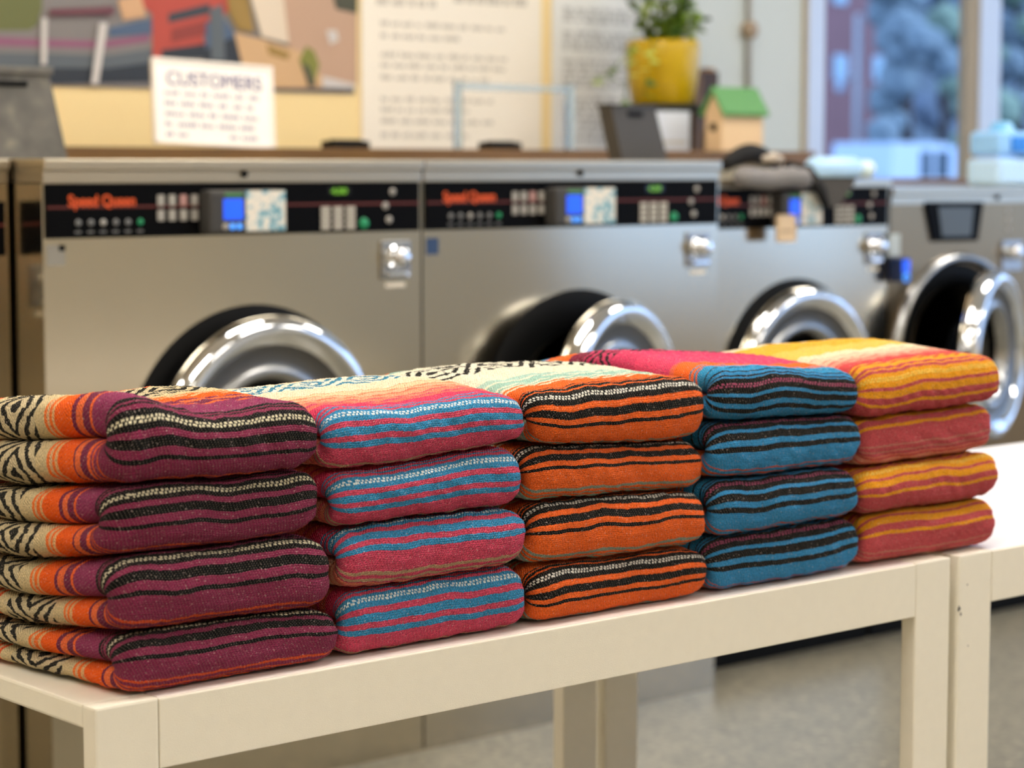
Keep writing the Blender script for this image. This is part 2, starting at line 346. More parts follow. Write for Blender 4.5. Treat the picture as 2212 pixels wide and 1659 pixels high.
def make_blanket(stack, k, key, xl, xr, zf0, zf1, yf, dash, label, group, seed, depth=.55, fine=False, split=.5, dashfn=None, skew=0.0):
    """a blanket folded over itself: a rounded slab run forward on top, round the front fold and back below.
    zf0/zf1: bottom and top surfaces as functions of x and y."""
    r_f = .034
    # stations along the outer surface: s<0 on top going back, 0..fold round the front, > fold below going back
    nphi = 46 if True else 30
    phi = np.linspace(np.pi/2, 3*np.pi/2, nphi)
    cy, cz = se(phi, 2.6)
    hN = .0375
    arc = np.concatenate([[0], np.cumsum(np.hypot(np.diff(cy*r_f), np.diff(cz*hN)))]); fold = arc[-1]
    L_ = depth-r_f
    def stations(fine_to, step):
        a = list(np.arange(step, fine_to, step)); x = a[-1]; st = step
        while x < L_-.02: st = min(st*1.25, .02); x += st; a.append(min(x, L_))
        a = [v for v in a if v < L_]+[L_]; return np.array(sorted(set(a)))
    stt = stations(.50 if fine else .07, .0016 if fine else .0022)
    sbt = stations(.30 if stack == 0 else .05, .0022)
    path = []     # (s, y, dirY, dirZ)
    for d in stt[::-1]: path.append((-d, yf+r_f+d, 0, 1))
    for i in range(nphi): path.append((arc[i], yf+r_f, cy[i], cz[i]))
    for d in sbt: path.append((fold+d, yf+r_f+d, 0, -1))
    path = np.array(path); ns = len(path)
    # section angles: dense on the outer side
    wid = xr-xl; nt_out = int(wid/(.0017 if fine else .0021))
    # outer flat part by x, sides by angle
    m = 3.4; hx = .030
    xo = np.linspace(-1, 1, nt_out)
    ang = np.linspace(0, np.pi, 26)[1:-1]
    # section: outer top from left to right, right side down, inner back, left side up (normalised: X 0..1 incl. side rounding)
    ss, cs_ = np.sin(ang), np.cos(ang)
    side_b = np.sign(cs_)*np.abs(cs_)**(2/2.3); side_x = np.abs(ss)**(2/2.3)
    sec = [(hx/wid+(1-2*hx/wid)*(v+1)/2, 1.0) for v in xo]
    sec += [(1-hx/wid+hx/wid*a, b) for a, b in zip(side_x, side_b)]
    sec += [(hx/wid+(1-2*hx/wid)*(1-v), -1.0) for v in np.linspace(0, 1, 14)]
    sec += [(hx/wid-hx/wid*a, b) for a, b in zip(side_x[::-1], side_b[::-1])]
    sec = np.array(sec); nt = len(sec)
    xn, b = sec[:, 0], sec[:, 1]
    crown = 1-.10*np.abs(2*xn-1)**4
    o_ = np.where(b > 0, (1+b*crown)/2, (1+b)/2)      # 0 inner .. 1 outer
    S = path[:, 0][:, None]+0*xn[None]; YC = path[:, 1][:, None]; DY = path[:, 2][:, None]; DZ = path[:, 3][:, None]; O = o_[None]
    # side edges wander, each layer on its own
    lay = np.where(DZ > 0, 1, -1)
    taper = np.clip(1-np.abs(path[:, 0][:, None])*0, 0, 1)
    XLw = xl+.002+.0025*vnoise(S*1.0, 0*S+lay*.0, seed+1, 4, 5)+.004*DZ*np.sin(seed*1.7)*1.0
    XLw = XLw+skew*np.clip(YC-yf, 0, .35)
    XRw = xr-.004+.0025*vnoise(S*1.0, 0*S, seed+2, 4, 5)+.003*DZ*np.cos(seed*2.1)
    X = XLw+(XRw-XLw)*xn[None]
    Xc = X
    rf = r_f*(1+.10*vnoise(X, S*0, seed+5, 3, 4))
    Y = YC+DY*rf*O
    Y = Y+.0055*vnoise(X, 0*X, seed+7, 3, 3.4)*np.exp(-np.maximum(Y-yf, 0)/.05)
    mid = split+.05*vnoise(X, Y, seed+9, 3, 3)
    zeta = np.where(DZ >= 0, mid+(1-mid)*DZ*O, mid+mid*DZ*O)
    # relax slightly toward the back so layers look soft
    ZB, ZT = zf0(X, Y), zf1(X, Y)
    Z = ZB+(ZT-ZB)*zeta
    P = np.stack([X, Y, Z], -1)
    # arc length around the section = thread coordinate
    px = sec[:, 0]*wid; py = sec[:, 1]*.018
    U = np.concatenate([[0], np.cumsum(np.hypot(np.diff(px), np.diff(py)))])[None]+0*S
    # normals
    du = np.roll(P, -1, 1)-np.roll(P, 1, 1); dv = np.gradient(P, axis=0)
    N = np.cross(dv, du); ln = np.linalg.norm(N, axis=-1, keepdims=True); N = N/np.maximum(ln, 1e-9)
    ctr = P.mean(1, keepdims=True); sg = np.sign(((P-ctr)*N).sum(-1).mean()); N = N*(sg if sg != 0 else 1)
    # woven relief, cords run with the stripes
    wv = .0035*0
    row = S/.0033
    rel = (np.abs(np.cos(np.pi*row))**.7)*(.65+.35*np.cos(2*np.pi*(U/.0052+.5*np.floor(row+.5))))
    soft = .0016*vnoise(X*1.0, S, seed+11, 5, 22)
    out = np.clip(b[None]*2, 0, 1) if False else 1.0
    amp = .0010 if fine else .0009
    P = P+N*(amp*(rel-.4)+soft*(ln[..., 0:1][..., 0] > 1e-9))[..., None]*np.clip((O[..., None]-.15)*4, 0, 1)
    # keep each blanket inside its own layer of the stack
    nv = ns*nt; co_ = P.reshape(-1, 3)-np.array([(xl+xr)/2, yf, 0.0]); zb = float(co_[:, 2].min())
    base = np.array([(xl+xr)/2, yf, 0.0])
    I = np.arange(nv).reshape(ns, nt)
    a = I[:-1, :]; b2 = I[1:, :]
    quads = np.stack([a, np.roll(a, -1, 1), np.roll(b2, -1, 1), b2], -1).reshape(-1, 4)
    me = bpy.data.meshes.new('folded_blanket')
    nq = len(quads); caps = [I[0, ::-1], I[-1]]
    loops = np.concatenate([quads.ravel()]+[c.ravel() for c in caps]).astype(np.int32)
    me.vertices.add(nv); me.vertices.foreach_set('co', (co_+np.array([0, 0, H])).ravel().astype(np.float32))
    me.loops.add(len(loops)); me.loops.foreach_set('vertex_index', loops)
    starts = np.concatenate([np.arange(nq)*4, [nq*4, nq*4+nt]]).astype(np.int32)
    me.polygons.add(nq+2); me.polygons.foreach_set('loop_start', starts)
    me.polygons.foreach_set('loop_total', np.concatenate([np.full(nq, 4), [nt, nt]]).astype(np.int32))
    me.update(calc_edges=True)
    uvl = me.uv_layers.new(name='UVMap')
    wob = .0032*vnoise(X, 0*X, seed+13, 4, 7)
    Sd = S-dash+wob+(dashfn((X-xl)/wid) if dashfn else 0)
    uvv = np.stack([Sd.ravel(), U.ravel()], -1)[loops]
    # seam of the section: last column wraps to the first
    uv3 = uvv[:nq*4].reshape(ns-1, nt, 4, 2); Utot = float(U[0, -1]+.003)
    uv3[:, -1, 1, 1] = Utot; uv3[:, -1, 2, 1] = Utot
    uvl.data.foreach_set('uv', np.concatenate([uv3.reshape(-1, 2), uvv[nq*4:]]).ravel().astype(np.float32))
    me.polygons.foreach_set('use_smooth', [True]*(nq+2)); me.validate()
    o = new_obj('folded_blanket', me, BM[key]); o.location = tuple(base)
    tag(o, label, 'blanket', group)
    return o
exec_blankets = True
# stacks: colour key, per blanket bottom to top: xl, xr, interface heights at left and right front, dash line distance below the fold's start
STK = [
 ('purple', [(.040, .322, .022), (.026, .312, .026), (.022, .298, .027), (.026, .291, .030)],
  [(0, 0), (.071, .062), (.150, .145), (.228, .221), (.312, .292)],
  [.011, .020, .029, .034]),
 ('pink', [(.326, .607, .030), (.322, .597, .018), (.312, .590, .018), (.301, .597, .018)],
  [(0, 0), (.076, .080), (.146, .152), (.216, .226), (.288, .286)],
  [.029, .009, .032, .027]),
 ('orange', [(.611, .915, .030), (.606, .908, .030), (.603, .908, .030), (.606, .908, .030)],
  [(0, 0), (.074, .064), (.148, .141), (.219, .205), (.290, .286)],
  [.030, .016, .011, .027]),
 ('blue', [(.919, 1.216, .030), (.913, 1.204, .030), (.912, 1.208, .030), (.913, 1.197, .030)],
  [(0, 0), (.075, .075), (.152, .146), (.226, .212), (.297, .277)],
  [.023, .022, .017, .044]),
 ('yellow', [(1.220, 1.518, .030), (1.208, 1.516, .030), (1.212, 1.510, .030), (1.202, 1.514, .030)],
  [(0, 0), (.074, .074), (.140, .142), (.210, .213), (.280, .284)],
  [.010, .022, -.008, .037])]
order = ['lowest', 'second lowest', 'second highest', 'topmost']
desc = dict(purple=('purple and black folded blanket', 'in the leftmost stack', 'purple blankets of the leftmost stack'),
 pink=('crimson and blue folded blanket', 'in the second stack from the left', 'crimson and blue blankets of the second stack'),
 orange=('orange and black folded blanket', 'in the middle stack', 'orange and black blankets of the middle stack'),
 blue=('blue and black folded blanket', 'in the fourth stack from the left', 'blue and black blankets of the fourth stack'),
 yellow=('red and yellow folded blanket', 'in the rightmost stack', 'red and yellow blankets of the rightmost stack'))
def iface(si, j, zl, zr, xl, xr, top):
    seed = 100*si+j
    def f(x, y):
        t = np.clip((x-xl)/(xr-xl), -.2, 1.2); z = zl+(zr-zl)*t
        if j > 0:
            z = z+.0042*vnoise(x, y*.6, seed, 4, 3.2)
        yb = np.clip(y/.5, 0, 1.2)
        if top:
            z = z+TOPF[si](t, y)
        elif j > 0 and si > 0: z = z+(.0725*j-z)*.35*yb
        elif j > 0: z = z-(.020, .026, .026)[j-1]*np.clip(y/.22, 0, 1)*np.exp(-(np.maximum(t, 0)/.55)**2)
        return z
    return f
SM = lambda y: np.clip((y-.24)/.28, 0, 1)**1.6
g = lambda v, c, s: np.exp(-((v-c)/s)**2)
TOPF = [lambda t, y: .010*g(t, .0, .22)*g(y, 0, .15)-.008*g(t, .45, .22)*g(y, 0, .06)+.002*np.sin(9*t+1)+.002*g(y, .2, .1)-.050*SM(y+.03)-.014*np.clip((y-.06)/.16, 0, 1)*g(t, 0, .45),
        lambda t, y: -.004*g(t, .25, .25)*g(y, 0, .12)+.006*g(t, .75, .2)*g(y, .12, .2)+.004*g(y, .2, .1)-.045*SM(y),
        lambda t, y: .004*g(t, .5, .3)*g(y, .25, .15)+.002*g(t, .2, .2)+.007*g(y, .2, .12)-.045*SM(y),
        lambda t, y: .006*g(t, .4, .2)*g(y, 0, .08)+.012*g(y, .22, .12)-.040*SM(y),
        lambda t, y: .004*g(t, .5, .4)*g(y, .15, .2)+.010*g(y, .24, .12)-.035*SM(y)]
DF = [lambda t: -.010*g(t, .0, .18)+.004*g(t, .45, .2), lambda t: .003*np.sin(5*t), lambda t: -.004*np.sin(4*t), lambda t: .004*g(t, .4, .15), lambda t: .006*(t-.5)]
if exec_blankets:
    for si, (key, geo, zz, dash) in enumerate(STK):
        fs = [iface(si, j, zz[j][0], zz[j][1], geo[0][0], geo[0][1], j == 4) for j in range(5)]
        for k in range(4):
            xl, xr, _ = geo[k]; d = desc[key]
            yfr = (.010, .002, .006, .000)[k]+.004*math.sin(3.1*si+k)
            if si == 0: yfr -= .006
            if si == 0 and k == 0: yfr = .006
            pos = ' '.join((order[k], d[0], d[1]))
            gap = .0042 if (si == 4 and k == 0) else .0020; lo = (lambda f, q: (lambda x, y: f(x, y)+q))(fs[k], gap); hi = (lambda f: (lambda x, y: f(x, y)-.0016))(fs[k+1])
            make_blanket(si, k, key, xl, xr, lo, hi, yfr, dash[k], pos, d[2], 1000+10*si+k, depth=.55+.01*math.sin(k*2.3+si),
                         fine=(k == 3), split=.48, dashfn=(DF[si] if k == 3 else None), skew=((-.075, -.03, -.03, -.02)[k] if si == 0 else 0))
#BG0
# ------------------------------------------------------------------ washing machines
def disc_front(mb, x0, x1, z0, z1, y, cx, cz, r, depth, n=72):
    """front sheet with a round opening and the drum wall behind it"""
    angs = sorted([2*math.pi*i/n for i in range(n)]+[math.atan2(z-cz, x-cx) % (2*math.pi) for x in (x0, x1) for z in (z0, z1)])
    inn, outr, bk = [], [], []
    for a in angs:
        c, s = math.cos(a), math.sin(a); k = 1e9
        if c > 1e-9: k = min(k, (x1-cx)/c)
        if c < -1e-9: k = min(k, (x0-cx)/c)
        if s > 1e-9: k = min(k, (z1-cz)/s)
        if s < -1e-9: k = min(k, (z0-cz)/s)
        outr.append(mb.bm.verts.new((cx+c*k, y, cz+s*k))); inn.append(mb.bm.verts.new((cx+c*r, y, cz+s*r))); bk.append(mb.bm.verts.new((cx+c*r*.96, y+depth, cz+s*r*.96)))
    m = len(angs)
    for i in range(m):
        j = (i+1) % m
        mb.bm.faces.new((outr[i], outr[j], inn[j], inn[i])).material_index = 0
        f = mb.bm.faces.new((inn[i], inn[j], bk[j], bk[i])); f.material_index = 1; f.smooth = True
    mb.bm.faces.new(bk[::-1]).material_index = 1
def washer(label, x0, w, yf, ztop, dz, door, pan_h=(.414, .520), parts='full', trim=True, cab=steel, base=0.0, dcx=.497, dcz=-.041, dr=.29, hole=.20):
    """x0: left edge; heights above the table top; door = opening angle in degrees"""
    o = thing('washing_machine', label, 'washing machine', (x0, yf, 0), 0, 'front loading washing machines')
    D = .72; zt = ztop+H; p0, p1 = pan_h[0]+H+dz, pan_h[1]+H+dz
    zc = dcz+H+dz
    mb = MB(); disc_front(mb, 0, w, base, zt-.046, 0, dcx, zc, hole, .30)
    mb.box(0, .0015, 0.0005, D, base, zt-.046, 0, 0); mb.box(w-.0015, w, .0005, D, base, zt-.046, 0, 0); mb.box(0, w, D-.002, D, base, zt-.046, 0, 0); mb.box(0, w, 0.0005, D, zt-.048, zt-.046, 0, 0)
    mb.build('cabinet', [cab, drum], o, norm=False)
    MB().lathe([(hole*.99, .0), (hole*1.06, -.007), (dr*1.02, -.006), (dr*1.07, .0)], (dcx-.012, 0, zc), 'Y', 72).build('door_seal', blackr, o)
    t = MB(); t.box(-.001, w+.001, -.012, D, zt-.022, zt, .003); t.box(0, w, -.004, D, zt-.048, zt-.022, .002); t.build('top_cover', steel2, o)
    MB().lathe([(.001, -.006), (.007, -.006), (.007, -.001)], (.464 if w > .8 else .4, -.004, zt-.030), 'Y', 16).build('lock', blackr, o)
    MB().box(.004, w-.004, .05, D-.02, 0.0, max(base, .03), 0).build('toe_kick', blackr, o)
    if parts == 'full':
        k = w/.931 if w < .9 else 1.0
        P = MB().box(.006, w-.008, -.006, .001, p0, p1, .002).build('control_panel', blackp, o)
        MB().box(.007, w-.009, -.0068, -.006, p0+.058, p0+.0625).build('red_line', redline, P)
        text_mesh('brand_lettering', 'Speed Queen', .032, orange, P, (.053*k, -.0068, p0+.062), width=.150*k, bold=.0006)
        for i in range(6):
            xx = (.075+.028*i)*k
            MB().lathe([(.0005, -.0012), (.0065, -.0012), (.0068, 0)], (xx, -.006, p0+.030), 'Y', 12).build('program_icon', green if i == 5 else (ltgrey if i == 2 else ltprint), P)
            MB().box(xx-.008, xx+.006, -.0068, -.006, p0+.010, p0+.014).build('icon_caption', ltprint, P)
        for r in range(2):
            for c in range(4):
                xx = (.262+.0265*c)*k; zz = p0+.072-.030*r
                MB().box(xx-.008*k, xx+.008*k, -.009, -.006, zz-.011, zz+.011, .0015).build('program_button', ltgrey if not (r == 0 and c == 2) else mat('pinkish_button', '#b48a84'), P)
        k2 = k; R = MB().box(.352*k, .542*k, -.045, -.005, p0+.004, p0+.092, .008).build('card_reader', greyp, o)
        MB().box(.440*k, .538*k, -.0468, -.044, p0+.008, p0+.090, .001).build('instruction_sticker', stk, R)
        MB().box(.386*k, .433*k, -.0465, -.044, p0+.032, p0+.074, .001).build('screen', bluescr, R)
        MB().box(.389*k, .433*k, -.0465, -.044, p0+.078, p0+.086, .001).build('green_strip', mat('green_strip', '#3d7a4a'), R)
        for i in range(3):
            MB().lathe([(.0005, -.002), (.0065, -.002), (.007, .0)], ((.390+.017*i)*k, -.0450, p0+.018), 'Y', 14).build('reader_button', blueled if i else ltgrey, R)
        MB().box(.676*k, .735*k, -.0068, -.006, p0+.080, p0+.096).build('digital_display', mat('display_glass', '#07090a', .2), P)
        text_mesh('digits', '4.50', .0165, greenled, P, (.684*k, -.0069, p0+.082), width=.042*k, bold=.0008)
        for r in range(4):
            for c in range(3):
                xx = (.668+.033*c)*k; zz = p0+.012+.0125*r
                MB().box(xx-.012*k, xx+.012*k, -.0085, -.006, zz-.005, zz+.005, .001).build('keypad_key', mat('keypad_key', '#bab3a6'), P)
        MB().lathe([(.0005, -.003), (.011, -.003), (.012, 0)], (.770*k, -.006, p0+.018), 'Y', 20).build('start_button', green, P)
        for (xx, zz) in ((.848, .085), (.828, .055), (.838, .025)):
            MB().lathe([(.0005, -.0012), (.008, -.0012), (.008, 0)], (xx*k, -.006, p0+zz), 'Y', 14).build('status_light', ltgrey, P)
        zc2 = p0-.062
        c = MB().box(.817*k, .897*k, -.006, .001, zc2-.042, zc2+.042, .003).build('coin_plate', chrome2, o)
        MB().lathe([(.001, -.030), (.018, -.030), (.021, -.024), (.021, -.006), (.026, -.004), (.027, 0)], (.857*k, -.006, zc2+.006), 'Y', 28).build('lock_cylinder', chrome, c)
        MB().box(.83*k, .885*k, -.016, -.006, zc2-.036, zc2-.026, .003).build('slot_cover', chrome, c)
        MB().box(.832*k, .886*k, -.0012, 0, zc2-.060, zc2-.050).build('coin_label', mat('cream_label', '#e8decb'), o)
    if door is not None:
        # the door hangs on its right side
        d = bpy.data.objects.new('door', None); sc.collection.objects.link(d); d.parent = o
        d.location = (dcx+dr*1.02, -.012, zc); d.rotation_euler = (0, 0, math.radians(door))
        cx = -dr*1.02
        a = MB().lathe([(dr*.985, .006), (dr, -.004), (dr*.995, -.022), (dr*.95, -.042), (dr*.90, -.046), (dr*.86, -.043), (dr*.79, -.026)], (cx, 0, 0), 'Y', 96).build('chrome_ring', chrome, d)
        MB().lathe([(dr*.79, -.026), (dr*.77, -.024), (dr*.66, -.012), (dr*.64, -.014)], (cx, 0, 0), 'Y', 96).build('grey_ring', mat('grey_ring_metal', '#6f6e6c', .38, 1.0), d)
        MB().lathe([(dr*.64, -.015), (dr*.60, -.024), (dr*.56, -.018), (dr*.52, -.004), (dr*.50, .012)], (cx, 0, 0), 'Y', 80).build('inner_ring', chrome2, d)
        MB().lathe([(dr*.51, .006), (dr*.46, .05), (dr*.40, .085), (dr*.2, .10), (.001, .102)], (cx, 0, 0), 'Y', 64).build('glass_bowl', glassd, d)
        MB().lathe([(dr*.985, .006), (dr*.8, .008), (dr*.62, .010), (dr*.56, .045), (dr*.50, .05), (dr*.45, .01)], (cx, 0, 0), 'Y', 64).build('door_back', blackr, d)
        MB().box(-.035, .012, -.018, .006, -.06, .06, .004).build('hinge', chrome2, d)
        MB().box(cx-dr-.012, cx-dr+.03, -.03, -.004, -.045, .045, .006).build('handle', chrome2, d)
    return o
lab = 'stainless front loading washer with black control panel, '
w0 = washer('stainless washer cut off by the left edge, a dark grey bin on its top', 1.005-.925, .925, 2.02, .568, -.035, 4)
w1 = washer('stainless washer with round chrome door directly behind the two leftmost blanket stacks', 1.014, .931, 1.9, .568, 0, 3)
w2 = washer('stainless washer behind the middle stack, its chrome door standing ajar', 1.950, .929, 1.9, .568, 0, 17, dcx=.474, dcz=-.022, dr=.272)
w3 = washer('smaller stainless washer with jacket and blue bottle on top, behind the fourth stack', 2.886, .758, 2.0, .520, -.018, 0, base=.09, dcx=.40, dcz=.0, dr=.262, hole=.19)
for o in (w1,):
    MB().box(.008, .048, -.0012, 0, .362+H, .402+H).build('grey_sticker', mat('grey_sticker', '#8f8a80'), o)
    MB().box(.034, .048, -.0018, 0, .390+H, .402+H).build('sticker_corner', blackr, o)
MB().box(.010, .044, -.0012, 0, .360+H, .397+H).build('blue_sticker', mat('blue_sticker', '#2c4468'), w2)
# machine at the right with a plain fascia and a tilted screen
w4 = washer('tan stainless washer at the right edge with trapezoid screen and wide open porthole', 3.652, .90, 2.0, .497, 0, 20, parts='none', cab=steel3, base=.09, dcx=.300, dcz=.03, dr=.238, hole=.20)
zc4 = .03+H; xc4 = .300
MB().lathe([(.256, -.002), (.258, -.012), (.266, -.024), (.278, -.020), (.285, .0)], (xc4, 0, zc4), 'Y', 80).build('porthole_ring', chrome2, w4)
def q4(px, py, dy=0): x, z = at(px, py, 2.0); return (x-3.652, dy, z+H)
MB().prism([q4(1995, 436, -.008), q4(2120, 436, -.008), q4(2108, 520, -.008), q4(2012, 522, -.008)], (0, .009, 0)).build('screen_bezel', blackp, w4)
MB().prism([q4(2022, 447, -.0095), q4(2098, 447, -.0095), q4(2092, 510, -.0095), q4(2030, 511, -.0095)], (0, .002, 0)).build('screen', mat('grey_screen', '#4d5458', .3), w4)
a, b = q4(2162, 520), q4(2205, 585)
c = MB().box(a[0], b[0], -.006, .001, b[2], a[2], .003).build('coin_plate', chrome2, w4)
MB().lathe([(.001, -.028), (.018, -.028), (.021, -.022), (.021, 0)], ((a[0]+b[0])/2, -.006, (a[2]+b[2])/2+.01), 'Y', 24).build('lock_cylinder', chrome, c)
for py in (455, 475, 497):
    x, _, z = q4(2178, py); MB().lathe([(.0005, -.001), (.008, -.001), (.008, 0)], (x, 0, z), 'Y', 12).build('status_light', ltgrey, w4)
# small card reader between the two right machines
x, z = at(1945, 585, 1.97)
cr = thing('card_reader', 'small blue card reader with a paper card above, left of the porthole at right', 'card reader', (x, 1.955, z+H))
MB().box(-.018, .024, .0, .042, -.030, .036, .006).build('reader_body', mat('dark_blue_plastic', '#16294f', .4), cr)
MB().box(-.010, .020, -.002, .001, -.004, .030, .001).build('reader_screen', bluescr, cr)
MB().lathe([(.006, -.003), (.012, -.003), (.013, .001)], (.006, -.001, -.018), 'Y', 18).build('reader_button', blueled, cr)
MB().box(-.030, .016, .030, .034, .040, .100, .001).build('paper_card', mat('grey_blue_paper', '#b6bfbf'), cr)
# ------------------------------------------------------------------ bulkhead with wooden ledge behind the machines
wood = NT('brown_wood'); tcw = wood.add('ShaderNodeTexCoord').outputs['Object']
mp = wood.add('ShaderNodeMapping'); mp.inputs['Scale'].default_value = (.6, 6, 10); wood.lk(tcw, mp.inputs['Vector'])
wood.lk(wood.ramp(wood.noise(mp.outputs[0], 6, 5, .6), [(.25, '#5c4017'), (.5, '#6d4c1e'), (.75, '#7f5a27')]), wood.b.inputs['Base Color']); wood.b.inputs['Roughness'].default_value = .45
wood = wood.m
LT, LB = .6015, .570
xR = at(1762, 335, 2.8)[0]
lg = thing('wooden_ledge', 'long brown wooden ledge running behind the tops of the washers', 'ledge', (0, 2.8, 0))
MB().box(-2.0, xR, 0, .45, H+LB-.01, H+LT, .003).build('board', wood, lg)
MB().box(-2.0, xR-.02, .04, .44, 0, H+LB-.01).build('bulkhead', mat('bulkhead_paint', '#cfc4a8', .6), lg)
lo_z = at(2000, 386, 2.8)[1]
l2 = thing('wooden_ledge', 'short lower strip of brown wooden ledge under the window at the right', 'ledge', (xR+.005, 2.8, 0))
MB().box(0, 3.2, 0, .30, H+lo_z-.035, H+lo_z, .003).build('board', wood, l2)
MB().box(.01, 3.18, .04, .28, 0, H+lo_z-.035).build('bulkhead', mat('bulkhead_paint', '#cfc4a8', .6), l2)
# ------------------------------------------------------------------ mural on the yellow wall
yw = YN-.006
mu = thing('wall_mural', 'large blurred harbour picture mural above the yellow strip of wall at left', 'mural', (0, YN, 0))
def mq(px, py, lift): x, z = at(px, py, YN); return (x, -.006-lift, z+H)
def patch(mb, pts, mi, lift): mb.poly([mq(x, y, lift) for x, y in pts], mi)
mcols = ['#7d7876', '#666a3e', '#2c333c', '#5a6268', '#8a5a72', '#b04a3e', '#c9a07a', '#96793e', '#d8c8b2', '#b89880', '#4d607a', '#4a4a3a', '#c9c4c0', '#7d7f38', '#6a3f48', '#8b3c36', '#c8a47a', '#3a4048']
mm = [mat('mural_ink_%s' % c[1:], c, .6) for c in mcols]
mb = MB(); xa, xb = mq(-260, 100, 0)[0], mq(762, 100, 0)[0]; zb_ = mq(400, 193, 0)[2]
mb.box(xa, xb, -.006, -.0005, zb_, zb_+.31)
D_ = [([(-200, -60), (90, -60), (88, 20), (78, 55), (60, 66), (-200, 66)], 1), ([(-200, 110), (80, 116), (230, 120), (330, 105), (330, 140), (230, 148), (-200, 142)], 3),
 ([(-200, 142), (230, 148), (325, 135), (325, 178), (120, 182), (-200, 180)], 2), ([(-200, 70), (80, 84), (220, 88), (320, 74), (320, 90), (220, 104), (80, 102), (-200, 92)], 4),
 ([(232, 60), (325, 40), (325, 74), (232, 80)], 10), ([(300, -60), (500, -60), (500, 20), (430, 60), (440, 100), (360, 110), (356, 130), (326, 130), (325, 30), (300, 10)], 5),
 ([(360, 30), (450, 8), (450, 30), (360, 50)], 17), ([(345, 108), (440, 95), (440, 125), (345, 130)], 2), ([(366, 64), (446, 44), (446, 74), (366, 92)], 15), ([(250, 0), (300, -10), (312, 36), (262, 44)], 6),
 ([(440, 50), (480, 40), (530, 110), (520, 135), (440, 135)], 10), ([(430, 110), (500, 80), (530, 150), (440, 150)], 2), ([(448, 20), (476, 10), (482, 130), (452, 130)], 3),
 ([(480, -60), (520, -60), (545, 70), (510, 66), (490, 30)], 7), ([(520, -60), (600, -60), (640, 100), (560, 80)], 8), ([(600, -60), (766, -60), (766, 182), (690, 180), (620, 110)], 9),
 ([(500, 70), (560, 85), (640, 110), (700, 180), (762, 196), (530, 190)], 16), ([(570, 95), (620, 115), (616, 130), (575, 118)], 7), ([(700, -60), (766, -60), (766, 30), (720, 20)], 11),
 ([(655, 100), (672, 110), (684, 140), (672, 182), (655, 170), (640, 130)], 13), ([(645, 135), (662, 145), (676, 186), (660, 188)], 11), ([(690, 165), (762, 183), (762, 202), (690, 194)], 12),
 ([(84, 40), (96, 40), (94, 140), (82, 140)], 12), ([(208, 50), (226, 50), (206, 182), (190, 182)], 12), ([(698, 66), (720, 66), (724, 88), (706, 96)], 12), ([(100, 20), (240, 14), (240, 32), (100, 34)], 14)]
for i, (pts, mi) in enumerate(D_): patch(mb, [(x, min(y, 190)) for x, y in pts], mi, .0004*(i+1))
mb.build('printed_sheet', mm, mu, norm=False)
# ------------------------------------------------------------------ posters with blurred print
poster = mat('poster_paper', '#ece4d4', .5); poster2 = mat('poster_paper_cool', '#dfe0dd', .5); ink = mat('grey_ink', '#a8a297', .6); inkc = mat('cool_grey_ink', '#a3a4a4', .6); ink2 = mat('faint_ink', '#bdb8ae', .6)
def text_rows(mb, x0, x1, z, h, seed, mi=0, y=-.0072):
    """a row of word-like strokes"""
    r = random.Random(seed); x = x0
    while x < x1:
        wl = r.uniform(.02, .06)
        if x+wl > x1: wl = x1-x
        if wl < .02: break
        n = max(2, int(wl/.009)); 
        for i in range(n):
            a = x+wl*i/n; hh = h*r.uniform(.55, 1.0); mb.box(a, a+wl/n*.62, y, y+.0006, z, z+hh, mi=mi)
        x += wl+r.uniform(.008, .016)
def poster_obj(label, x0, x1, z0, z1, pm, rows, seed, group=None):
    o = thing('wall_poster', label, 'poster', (0, YN, 0))
    MB().box(x0, x1, -.007, -.0005, z0+H, z1+H, .001).build('paper', pm, o)
    for i, (zz, a, b, h) in enumerate(rows):
        mb = MB(); text_rows(mb, x0+(x1-x0)*a, x0+(x1-x0)*b, zz+H, h, seed+i, y=-.0078); mb.build('text_line', ink if seed < 50 else inkc, o)
    return o
pz = lambda py: at(950, py, YN)[1]
p1 = (at(779, 200, YN)[0], at(1166, 200, YN)[0]); p2x = (at(1190, 200, YN)[0], at(1352, 200, YN)[0])
rows1 = [(pz(18), .08, .40, .024), (pz(4), .50, .92, .03), (pz(-60), .1, .9, .03)]
for a, e in ((62, .80), (88, .55), (128, .80), (150, .82), (176, .70), (222, .72), (244, .62), (268, .76), (298, .60)): rows1.append((pz(a), .10, e, .016))
poster_obj('tall cream poster with lines of grey print in the centre of the wall', p1[0], p1[1], .605, 1.35, poster, rows1, 10)
rows2 = [(pz(a), .08, .98, .017) for a in (-30, 8, 20, 32, 62, 74, 86, 96, 126, 140, 154, 168, 180, 212, 226, 240, 256, 270, 286, 302)]
poster_obj('pale poster with dense grey print beside the hanging yellow plant pot', p2x[0], p2x[1]+.25, .605, 1.35, poster2, rows2, 60)
# ------------------------------------------------------------------ things on the ledge
Zl = H+LT
